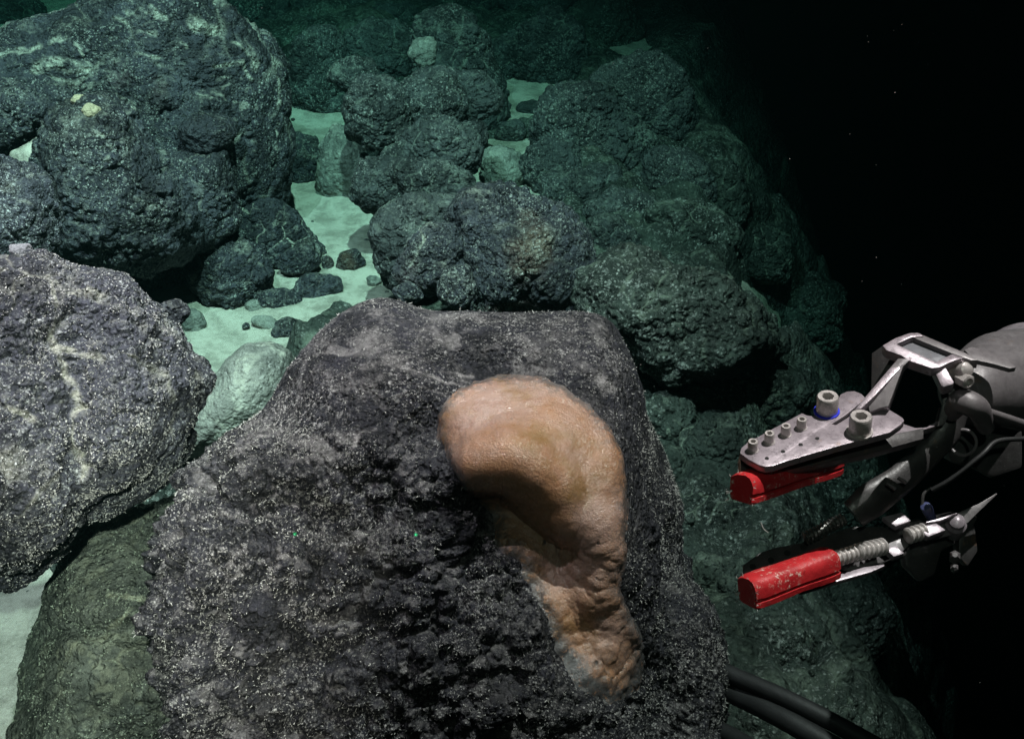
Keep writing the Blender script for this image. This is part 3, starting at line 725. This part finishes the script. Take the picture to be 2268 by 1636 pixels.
def capscrew(name, base, axis, r, h, mat, parent=None, washer=None):
    prof = [(r * .97, 0), (r, h * .06), (r, h * .9), (r * .9, h), (r * .60, h), (r * .56, h * .97), (r * .54, h * .55)]
    o = lathe(name, base, axis, prof, mat, parent, hexr=(4, 5, 6))
    if washer:
        lathe('washer', base - nrm(axis) * h * .06, axis, [(r * 1.18, 0), (r * 1.2, h * .03), (r * 1.18, h * .13), (r * .8, h * .13)], washer, o)
    lathe('socket_shade', base, axis, [(r * .5, h * .5), (r * .5, h * .58)], M_HOLE_SHADE, o, seg=6)  # black plug paints the shade at the bottom of the recess
    return o
def tube(name, pts, r, mat, parent=None, seg=14, flat=1.0, flatdir=None, rr=None):
    pts = [np.array(p, float) for p in pts]
    # Catmull-Rom resample
    Q_ = [];R2 = []
    rr = rr or [r] * len(pts)
    ext = [2 * pts[0] - pts[1]] + pts + [2 * pts[-1] - pts[-2]]; er = [rr[0]] + list(rr) + [rr[-1]]
    for i in range(1, len(ext) - 2):
        for k in range(6):
            t = k / 6; a, b, c, d = ext[i - 1:i + 3]
            Q_.append(.5 * ((2 * b) + (-a + c) * t + (2 * a - 5 * b + 4 * c - d) * t * t + (-a + 3 * b - 3 * c + d) * t ** 3)); R2.append(er[i] * (1 - t) + er[i + 1] * t)
    Q_.append(pts[-1]); R2.append(rr[-1])
    bm = bmesh.new(); rings = []; ref = nrm(flatdir if flatdir is not None else C2W((0, 0, 1)))
    for i, p_ in enumerate(Q_):
        tg = nrm(Q_[min(i + 1, len(Q_) - 1)] - Q_[max(i - 1, 0)]); s = nrm(np.cross(tg, ref)); t = np.cross(s, tg)
        rings.append([bm.verts.new(p_ + (s * math.cos(a) + t * math.sin(a) * flat) * R2[i] - AL) for a in np.arange(seg) / seg * 2 * math.pi])
    for a, b in zip(rings, rings[1:]):
        for i in range(seg):
            j = (i + 1) % seg; bm.faces.new((a[i], a[j], b[j], b[i]))
    bm.faces.new(rings[0][::-1]); bm.faces.new(rings[-1])
    return link(name, bm, mat, parent)

# ------------------------------------------------------------------ upper jaw
nU = nrm(C2W((-.10, .80, .58))); pU = P(*Z1(620, 860), .735)
UPPER = [(140,985),(150,948),(200,905),(400,797),(600,690),(640,708),(700,712),(860,600),(885,552),(935,530),(990,527),(1040,548),(1072,580),(930,700),(820,770),(850,778),(950,715),
         (1100,680),(1180,655),(1240,660),(1345,725),(1356,745),(1330,775),(1250,832),(860,935),(500,1040),(390,1078),(330,1086),(285,1076),(200,1030)]
jaw = plate('upper_jaw_plate', [Z1(*a) for a in UPPER], nU, pU, .0055, M_ALU)
for (x, y, r) in [(235,965,37), (357,905,37), (478,850,37), (595,800,37)]:
    px, py = Z1(x, y); c = on_plane(px, py, nU, pU)
    capscrew('small_screw', c, nU, r * .2994 / F * .73, .0078, M_STEEL, jaw, M_STEEL)
c = on_plane(*Z1(782, 680), nU, pU); capscrew('large_screw', c, nU, .0074, .0135, M_STEEL, jaw, M_BLUE)
c = on_plane(*Z1(1025, 828), nU, pU); capscrew('large_screw', c, nU, .0074, .0135, M_STEEL, jaw, M_STEEL)
for (x, y) in [(340,1026), (460,975), (590,925), (713,879)]:
    c = on_plane(*Z1(x, y), nU, pU); lathe('screw_hole_shade', c, nU, [(.0014, -.002), (.0014, .0003)], M_HOLE_SHADE, jaw, seg=12)  # black discs on the plate paint the shade of drilled holes
# side wall under the tip and the arm behind the jaw
plate('jaw_web', [Z1(1240,852), Z1(1350,770), Z1(1440,800), Z1(1520,795), Z1(1600,748), Z1(1615,752), Z1(1580,790), Z1(1300,870)], C2W((.1, .75, .65)), pU - nU * .010, .006, M_ALU)
plate('jaw_rib', [Z1(140,1000), Z1(200,1040), Z1(330,1100), Z1(860,950), Z1(1250,850), Z1(1500,800), Z1(1500,880), Z1(1100,990), Z1(400,1130), Z1(150,1120)], C2W((.05, .6, .8)), pU - nU * .016, .008, M_DARKM)
# red grips: square rubber bars, slotted along the side
def redgrip(a, b, half, up_, roll, name):
    a = np.array(a); b = np.array(b); ax = nrm(b - a); up_ = nrm(up_ - ax * (up_ @ ax)); si = np.cross(ax, up_)
    c, s = math.cos(roll), math.sin(roll); u_, v_ = up_ * c + si * s, si * c - up_ * s
    prof = [(-1, -.25), (-1, .3), (-.92, .66), (-.68, .9), (-.3, 1), (.3, 1), (.68, .9), (.92, .66), (1, .3), (1, -.22), (.72, -.28), (.72, -.42), (1, -.48), (.95, -.85), (.7, -1), (-.7, -1), (-.95, -.85), (-1, -.48), (-.72, -.42), (-.72, -.28)]
    bm = bmesh.new(); rings = []
    Ls = np.linalg.norm(b - a); n_ = 26; rs = random.Random(3)
    for k in range(n_ + 1):
        t = k / n_; sc = half * (.93 if k in (0, n_) else 1) * (1 + .03 * math.sin(t * 9))
        jit = .05 if k in (0, 1) else .012
        rings.append([bm.verts.new(a + ax * Ls * t + (u_ * (y + rs.uniform(-jit, jit)) + v_ * (x + rs.uniform(-jit, jit))) * sc - AL) for x, y in prof])
    for p_, q_ in zip(rings, rings[1:]):
        for i in range(len(prof)):
            j = (i + 1) % len(prof); bm.faces.new((p_[i], p_[j], q_[j], q_[i]))
    bm.faces.new(rings[0][::-1]); bm.faces.new(rings[-1])
    o = link(name, bm, M_RED)
    # frayed threads round the cut end
    bm = bmesh.new()
    for i in range(34):
        t = 0 if i < 28 else rs.random() * .8
        x, y = prof[rs.randrange(len(prof))]; p0 = a + ax * Ls * t + (u_ * y + v_ * x) * half * 1.0
        d0 = nrm(u_ * y + v_ * x + ax * rs.uniform(-.8, .3) + np.array([rs.uniform(-.6, .6) for _ in range(3)])); l = rs.uniform(.0008, .0030)
        d1 = nrm(d0 + np.array([rs.uniform(-1, 1) for _ in range(3)])); sd_ = nrm(np.cross(d0, C2W((.2, .3, 1)))) * .00018
        p1 = p0 + d0 * l; p2 = p1 + d1 * l * .7
        v = [bm.verts.new(q - AL) for q in (p0 - sd_, p0 + sd_, p1 + sd_, p1 - sd_, p2 + sd_, p2 - sd_)]
        bm.faces.new(v[:4]); bm.faces.new((v[3], v[2], v[4], v[5]))
    f = link('frayed_threads', bm, M_FUZZ, o); f['kind'] = 'stuff'
    return o
redgrip(P(*Z1(150, 1250), .722), P(*Z1(830, 1040), .79), .0098, C2W((0, .8, .6)), -.35, 'red_grip')
redgrip(P(*Z4(200, 835), .735), P(*Z4(845, 600), .765), .0104, C2W((0, .8, .6)), -.42, 'red_grip')

# ------------------------------------------------------------------ strut and bracket
pB = P(*Z1(1450, 230), .775)
plate('strut', [Z1(1000,655), Z1(1110,520), Z1(1310,285), Z1(1375,285), Z1(1392,305), Z1(1350,345), Z1(1240,640), Z1(1185,650), Z1(1100,682), Z1(1090,640), Z1(1000,690)], C2W((-.35, .45, .85)), P(*Z1(1150, 600), .745), .009, M_GREYM, bev=.001)
plate('strut_ridge', [Z1(985,668), Z1(1110,518), Z1(1310,285), Z1(1350,300), Z1(1340,345), Z1(1140,560), Z1(1040,655)], C2W((-.35, .62, .75)), P(*Z1(1150, 600), .740), .006, M_ALU, bev=.001)
nB = C2W((-.12, .72, .68))
plate('bracket_frame', [Z1(1195,190), Z1(1290,135), Z1(1395,98), Z1(1455,95), Z1(1480,104), Z1(1500,122), Z1(1412,128), Z1(1300,180), Z1(1592,312), Z1(1710,252), Z1(1800,285),
      Z1(1730,300), Z1(1620,350), Z1(1560,358), Z1(1390,302), Z1(1330,262), Z1(1225,225)], nB, pB, .008, M_ALU, bev=.0008)
plate('bracket_rail', [Z1(1412,129), Z1(1495,112), Z1(1850,262), Z1(1905,300), Z1(1850,300), Z1(1712,250)], nB, pB - nrm(nB) * .001, .008, M_GREYM, bev=.0008)
plate('bracket_panel', [Z1(1290,178), Z1(1412,126), Z1(1725,245), Z1(1595,325)], nB, pB - nrm(nB) * .005, .004, metal('slate_panel', (.10, .10, .115), .6, met=.2))
plate('bracket_cheek', [Z1(1115,250), Z1(1200,190), Z1(1320,262), Z1(1240,420), Z1(1110,580)], C2W((-.6, .1, .8)), P(*Z1(1200, 300), .80), .006, M_DARKM)
blk = plate('end_block', [Z1(1565,356), Z1(1655,335), Z1(1728,462), Z1(1715,478), Z1(1650,497), Z1(1630,488)], C2W((-.25, .50, .82)), P(*Z1(1640, 410), .762), .012, M_ALU, bev=.0014)
plate('clevis', [Z1(1655,332), Z1(1740,292), Z1(1830,300), Z1(1868,360), Z1(1866,470), Z1(1800,505), Z1(1735,470)], C2W((.1, .2, .95)), P(*Z1(1740, 400), .775), .014, M_DARKM, bev=.0015)
lathe('pivot_cap', P(*Z1(1772, 375), .772), C2W((.25, .1, .9)), [(.0062, -.01), (.0062, .004), (.0050, .0075), (.0025, .009), (.0003, .0094)], M_STEEL)
lathe('hex_nut', P(*Z1(1812, 452), .765), C2W((.3, -.35, .85)), [(.0052, -.006), (.0052, .003), (.0032, .0035), (.003, .0)], M_STEEL, seg=24, hexr=(0, 1))
plate('bracket_cheek', [Z1(1585,360), Z1(1640,495), Z1(1735,480), Z1(1740,610), Z1(1650,780), Z1(1600,790), Z1(1640,620)], C2W((-.3, .1, .9)), P(*Z1(1650, 600), .785), .008, M_DARKM)
# wrist housing
wa = P(*Z1(1810, 530), .81); wb = P(*Z1(2560, 400), .97); wd_ = nrm(wb - wa)
lathe('wrist_housing', wa, wd_, [(.012, -.008), (.021, 0), (.026, .012), (.032, .035), (.038, .055), (.042, .072), (.043, .10), (.043, .12)], M_GREYM, seg=48)
lathe('wrist_collar', wa, wd_, [(.028, .060), (.036, .066), (.039, .074), (.040, .084), (.037, .086), (.037, .090), (.040, .092), (.040, .104), (.038, .110), (.043, .118), (.048, .13), (.048, .30)], M_ALU, seg=48)
plate('fin', [Z1(1800,222), Z1(1850,200), Z1(1925,214), Z1(2050,262), Z1(2140,312), Z1(2185,352), Z1(2140,360), Z1(2010,325), Z1(1870,295)], C2W((-.05, .75, .62)), P(*Z1(1950, 270), .785), .004, M_GREYM)
# knuckle and lower linkage
tube('knuckle', [P(*Z1(1700, 700), .79), P(*Z1(1770, 610), .775), P(*Z1(1860, 630), .77), P(*Z1(1915, 680), .775), P(*Z1(1960, 800), .79)], .008, M_GREYM, rr=[.006, .009, .009, .008, .006])
tube('tie_rod', [P(*Z1(1910, 660), .775), P(*Z1(2050, 705), .78), P(*Z1(2260, 775), .79)], .0028, M_GREYM)
plate('lower_housing', [Z1(1740,700), Z1(1900,660), Z1(2060,760), Z1(2240,820), Z1(2240,1100), Z1(2000,1180), Z1(1860,1100), Z1(1700,1060), Z1(1660,900)], C2W((-.1, -.1, 1)), P(*Z1(1900, 900), .83), .03, M_DARKM, bev=.004)
def torus(name, c, ax, R1, r2, mat):
    ax = nrm(ax); t = nrm(np.cross(ax, [.3, .2, .9])); s = np.cross(ax, t); bm = bmesh.new(); rings = []
    for i in range(40):
        a = i / 40 * 2 * math.pi; rad = t * math.cos(a) + s * math.sin(a)
        rings.append([bm.verts.new(c + rad * (R1 + r2 * math.cos(b)) + ax * r2 * math.sin(b) - AL) for b in np.arange(10) / 10 * 2 * math.pi])
    for i in range(40):
        A_, B_ = rings[i], rings[(i + 1) % 40]
        for j in range(10): bm.faces.new((A_[j], A_[(j + 1) % 10], B_[(j + 1) % 10], B_[j]))
    return link(name, bm, mat)
torus('pivot_ring', P(*Z1(1792, 908), .795), C2W((-.62, .1, .78)), .0092, .0012, M_GREYM)
tube('link_arm', [P(*Z1(1720, 680), .80), P(*Z1(1670, 830), .80), P(*Z1(1560, 960), .80), P(*Z1(1330, 1180), .795), P(*Z1(1120, 1330), .79), P(*Z1(980, 1440), .79)], .009, M_DARKM, flat=.5, rr=[.011, .011, .010, .011, .013, .011])
for (x, y) in [(1345,1178), (1262,1222)]:
    plate('link_tab', [Z1(x-38, y-12), Z1(x-28, y-22), Z1(x+42, y+18), Z1(x+30, y+30)], C2W((0, .5, .8)), P(*Z1(x, y), .777), .003, M_GREYM)
tube('link_arm', [P(*Z1(1560, 1240), .80), P(*Z1(1500, 1290), .80), P(*Z1(1490, 1380), .80)], .0012, M_DARKM)

# ------------------------------------------------------------------ lower jaw
nL = C2W((-.05, .55, .83)); pL = P(*Z4(500, 600), .80)
back = plate('lower_jaw_plate', [Z4(178,700), Z4(172,625), Z4(300,530), Z4(420,490), Z4(700,440), Z4(1000,330), Z4(1250,330), Z4(1400,400), Z4(1250,470), Z4(880,560), Z4(600,640), Z4(215,700)], nL, pL, .005, M_DARKM)
for (x, y) in [(385,590), (510,535), (635,490), (245,640)]:
    c = on_plane(*Z4(x, y), nrm(nL), pL); lathe('screw_hole_shade', c, nL, [(.0024, -.002), (.0024, .0004)], M_HOLE_SHADE, back, seg=14)  # dark discs again in place of shaded holes
def ribbed(name, a, b, r, n_, mat, depth=.75):
    a = np.array(a); b = np.array(b); L_ = np.linalg.norm(b - a); prof = [(r * .7, 0)]
    for i in range(n_):
        z0 = L_ * i / n_; st_ = L_ / n_
        prof += [(r * .76, z0 + .05 * st_), (r, z0 + .25 * st_), (r, z0 + .55 * st_), (r * .76, z0 + .8 * st_)]
    prof += [(r * .7, L_)]
    return lathe(name, a, b - a, prof, mat, seg=24)
ribbed('threaded_rod', P(*Z4(860, 585), .765), P(*Z4(1040, 530), .772), .0058, 5, M_STEEL)
ribbed('threaded_rod', P(*Z4(1040, 530), .774), P(*Z4(1260, 480), .785), .0064, 6, M_STEEL)
ribbed('threaded_rod', P(*Z4(1430, 405), .79), P(*Z4(1575, 360), .795), .0060, 4, M_STEEL)
ribbed('coil_spring', P(*Z4(640, 425), .80), P(*Z4(950, 270), .805), .0050, 11, metal('dull_steel', (.2, .2, .19), .3, met=.8))
plate('rod_block', [Z4(1262,500), Z4(1345,470), Z4(1415,535), Z4(1330,562)], C2W((-.1, .6, .75)), P(*Z4(1330, 510), .782), .007, M_ALU, bev=.001)
plate('rod_block', [Z4(1500,335), Z4(1655,300), Z4(1732,355), Z4(1595,410)], C2W((-.1, .6, .75)), P(*Z4(1620, 350), .79), .007, M_ALU, bev=.001)
plate('rod_block', [Z4(1240,255), Z4(1392,218), Z4(1465,285), Z4(1345,330), Z4(1300,300)], C2W((-.1, .6, .75)), P(*Z4(1350, 280), .80), .006, M_ALU, bev=.001)
plate('jaw_blade', [Z4(598,828), Z4(640,800), Z4(900,700), Z4(1100,640), Z4(1255,618), Z4(1260,632), Z4(1150,680), Z4(880,755), Z4(640,826)], C2W((-.05, .75, .65)), P(*Z4(900, 730), .765), .004, M_ALU)
plate('jaw_blade', [Z4(895,645), Z4(1000,590), Z4(1200,545), Z4(1262,600), Z4(1100,640), Z4(980,672)], C2W((.1, .2, .97)), P(*Z4(1000, 640), .790), .004, M_GREYM)
plate('jaw_beam', [Z4(880,600), Z4(1260,490), Z4(1400,470), Z4(1440,540), Z4(1300,640), Z4(1000,700), Z4(880,700)], C2W((0, .2, .97)), P(*Z4(1100, 600), .81), .01, M_DARKM, bev=.002)
plate('jaw_beam', [Z4(1180,380), Z4(1420,300), Z4(1800,220), Z4(1990,250), Z4(1900,420), Z4(1700,520), Z4(1650,700), Z4(1540,760), Z4(1420,640), Z4(1400,500)], C2W((0, .1, 1)), P(*Z4(1600, 450), .82), .012, M_DARKM, bev=.003)
plate('jaw_blade', [Z4(1680,285), Z4(1830,220), Z4(1990,150), Z4(2122,72), Z4(2126,80), Z4(1990,210), Z4(1900,300), Z4(1840,330), Z4(1760,290)], C2W((-.2, .35, .9)), P(*Z4(1850, 250), .80), .004, M_GREYM)
plate('jaw_rail', [Z4(1560,300), Z4(1800,228), Z4(1830,222), Z4(1690,285)], C2W((-.1, .6, .75)), P(*Z4(1700, 260), .793), .005, M_ALU)
lathe('knob', P(*Z4(1810, 312), .80), C2W((-.2, .5, .8)), [(.0062, -.016), (.0072, -.004), (.0074, 0), (.0058, .002), (.0056, .006), (.003, .008), (.0003, .0085)], M_ALU)
plate('jaw_yoke', [Z4(1250,500), Z4(1290,455), Z4(1440,395), Z4(1480,420), Z4(1440,480), Z4(1400,520)], C2W((-.1, .5, .8)), P(*Z4(1350, 460), .795), .01, M_GREYM, bev=.001)
plate('jaw_yoke', [Z4(1560,330), Z4(1700,300), Z4(1800,280), Z4(1850,360), Z4(1760,400), Z4(1640,430), Z4(1560,420)], C2W((.05, .3, .95)), P(*Z4(1700, 350), .803), .012, M_GREYM, bev=.001)
plate('jaw_link', [Z4(1830,330), Z4(1900,280), Z4(1960,330), Z4(1980,520), Z4(1900,640), Z4(1830,560)], C2W((.1, .1, 1)), P(*Z4(1880, 450), .815), .01, M_DARKM, bev=.002)
tube('hydraulic_line', [P(*Z1(2240, 880), .79), P(*Z1(2040, 900), .785), P(*Z1(1930, 1000), .78), P(*Z1(1700, 1180), .785), P(*Z1(1560, 1260), .79)], .0018, M_BLACK)
for q_, (ta, rr_) in enumerate([(.4, .047), (1.3, .047), (2.2, .047), (3.1, .047)]):
    t_ = nrm(np.cross(wd_, [.3, .2, .9])); s_ = np.cross(wd_, t_); rad = t_ * math.cos(ta) + s_ * math.sin(ta)
    capscrew('collar_screw', wa + wd_ * .088 + rad * .0395, rad, .0035, .004, M_STEEL)
lathe('blue_screw', P(*Z4(1585, 195), .80), C2W((-.5, .6, .6)), [(.0034, -.012), (.0042, 0), (.0036, .004), (.001, .005)], mat_plain('blue_anodised', (.07, .08, .18), .25, spec=.8))
lathe('hex_nut', P(*Z4(1800, 555), .79), C2W((-.3, .4, .8)), [(.0042, -.008), (.0042, 0), (.002, .003)], M_GREYM, seg=6)
lathe('hex_nut', P(*Z4(1795, 640), .79), C2W((-.3, .4, .8)), [(.003, -.006), (.003, 0), (.001, .002)], M_GREYM, seg=6)

# a curl of wire hanging below the upper grip
def free_tube(name, pts, r, mat, label, cat, group=None, rr=None):
    o = tube(name, pts, r, mat, ARM, seg=12, rr=rr); o.parent = None; o.location = ARM.location; tagit(o, label, cat, group); return o
free_tube('fibre', [P(*Z1(295, 1500), .70), P(*Z1(315, 1545), .70), P(*Z1(350, 1575), .70)], .00035, M_FUZZ, 'short white curved fibre drifting between the two red grips', 'fibre')
# hoses in the lower right corner
free_tube('hose', [P(1440, 1410, 1.12), P(1600, 1484, 1.06), P(1790, 1570, 1.0), P(2080, 1730, .93)], .0085, M_BLACK, 'upper of the two black hoses running side by side in the lower right corner', 'hose')
free_tube('hose', [P(1430, 1450, 1.12), P(1610, 1528, 1.06), P(1760, 1604, 1.0), P(2020, 1760, .93)], .0105, M_BLACK, 'lower and thicker of the two black hoses running side by side in the corner', 'hose')
free_tube('hose', [P(1500, 1575, 1.1), P(1610, 1625, 1.05), P(1700, 1680, 1.0), P(1800, 1760, .97)], .009, M_BLACK, 'short black hose end at the bottom edge next to the main boulder', 'hose')

# ------------------------------------------------------------------ marine snow: drifting specks
def snow():
    rs = random.Random(11); bm = bmesh.new()
    for i in range(80):
        px, py, d = rs.uniform(0, 2268), rs.uniform(0, 1636), rs.uniform(.55, 1.5)
        if i < 24: px = rs.uniform(1300, 2268); py = rs.uniform(0, 800)
        c = Vector(P(px, py, d)); r = rs.uniform(.00018, .0004)
        bmesh.ops.create_icosphere(bm, subdivisions=1, radius=r, matrix=Matrix.Translation(c))
    me = bpy.data.meshes.new('marine_snow'); bm.to_mesh(me); bm.free(); me.materials.append(M_FUZZ)
    o = bpy.data.objects.new('marine_snow', me); COL.objects.link(o); tagit(o, 'tiny pale particles drifting in the dark water', kind='stuff')
snow()

# ------------------------------------------------------------------ sizing lasers on the vehicle: lamp in an unseen barrel added to narrow the beam
M_BAR = mat_plain('beam_mask_black', (.01, .01, .01), .9)
def laser(px, py, sx):
    tgt = P(px, py, .93); src = CAM + RT * sx + UP * .12 - FW * .05
    ax = nrm(tgt - src)
    l = bpy.data.lights.new('sizing_laser', 'SPOT'); l.energy = 1100; l.color = (.0, 1.0, .28); l.spot_size = R_(2); l.spot_blend = 0; l.shadow_soft_size = 0
    o = bpy.data.objects.new('sizing_laser', l); COL.objects.link(o); o.location = src; o.rotation_euler = Vector(ax).to_track_quat('-Z', 'Y').to_euler()
    prof = [(.0003, .08), (.0003, .1), (.012, .1), (.012, -.02), (.004, -.02), (.004, -.01), (.002, -.01)]
    t = lathe('beam_mask', src, ax, [(.006, -.01), (.006, .10), (.00014, .10), (.00014, .09), (.005, .09), (.005, -.008)], M_BAR, ARM, seg=24)
    t.parent = None; t.location = ARM.location
    tagit(t, 'unseen black barrel added to narrow the laser beam, %s of a pair' % ('left' if sx < 0 else 'right'), 'laser')
laser(655, 1185, -.05); laser(921, 1186, .05)

# ------------------------------------------------------------------ sea water
m = bpy.data.materials.new('sea_water'); m.use_nodes = True; nt = m.node_tree; nt.nodes.clear()
out = nt.nodes.new('ShaderNodeOutputMaterial'); pv = nt.nodes.new('ShaderNodeVolumePrincipled')
pv.inputs['Color'].default_value = (.0008, .003, .003, 1); pv.inputs['Density'].default_value = 1.0
pv.inputs['Absorption Color'].default_value = (.35, .774, .69, 1); pv.inputs['Anisotropy'].default_value = .3
nt.links.new(pv.outputs[0], out.inputs['Volume'])
bm = bmesh.new(); bmesh.ops.create_cube(bm, size=1)
me = bpy.data.meshes.new('haze'); bm.to_mesh(me); bm.free(); me.materials.append(m)
o = bpy.data.objects.new('haze', me); COL.objects.link(o); o.scale = (26, 16, 60); o.location = (0, 5.5, 2.75 - 30)
tagit(o, 'clear dark green sea water', kind='stuff')
print('ROCKS', ROCKS, 'TRI', TRI)
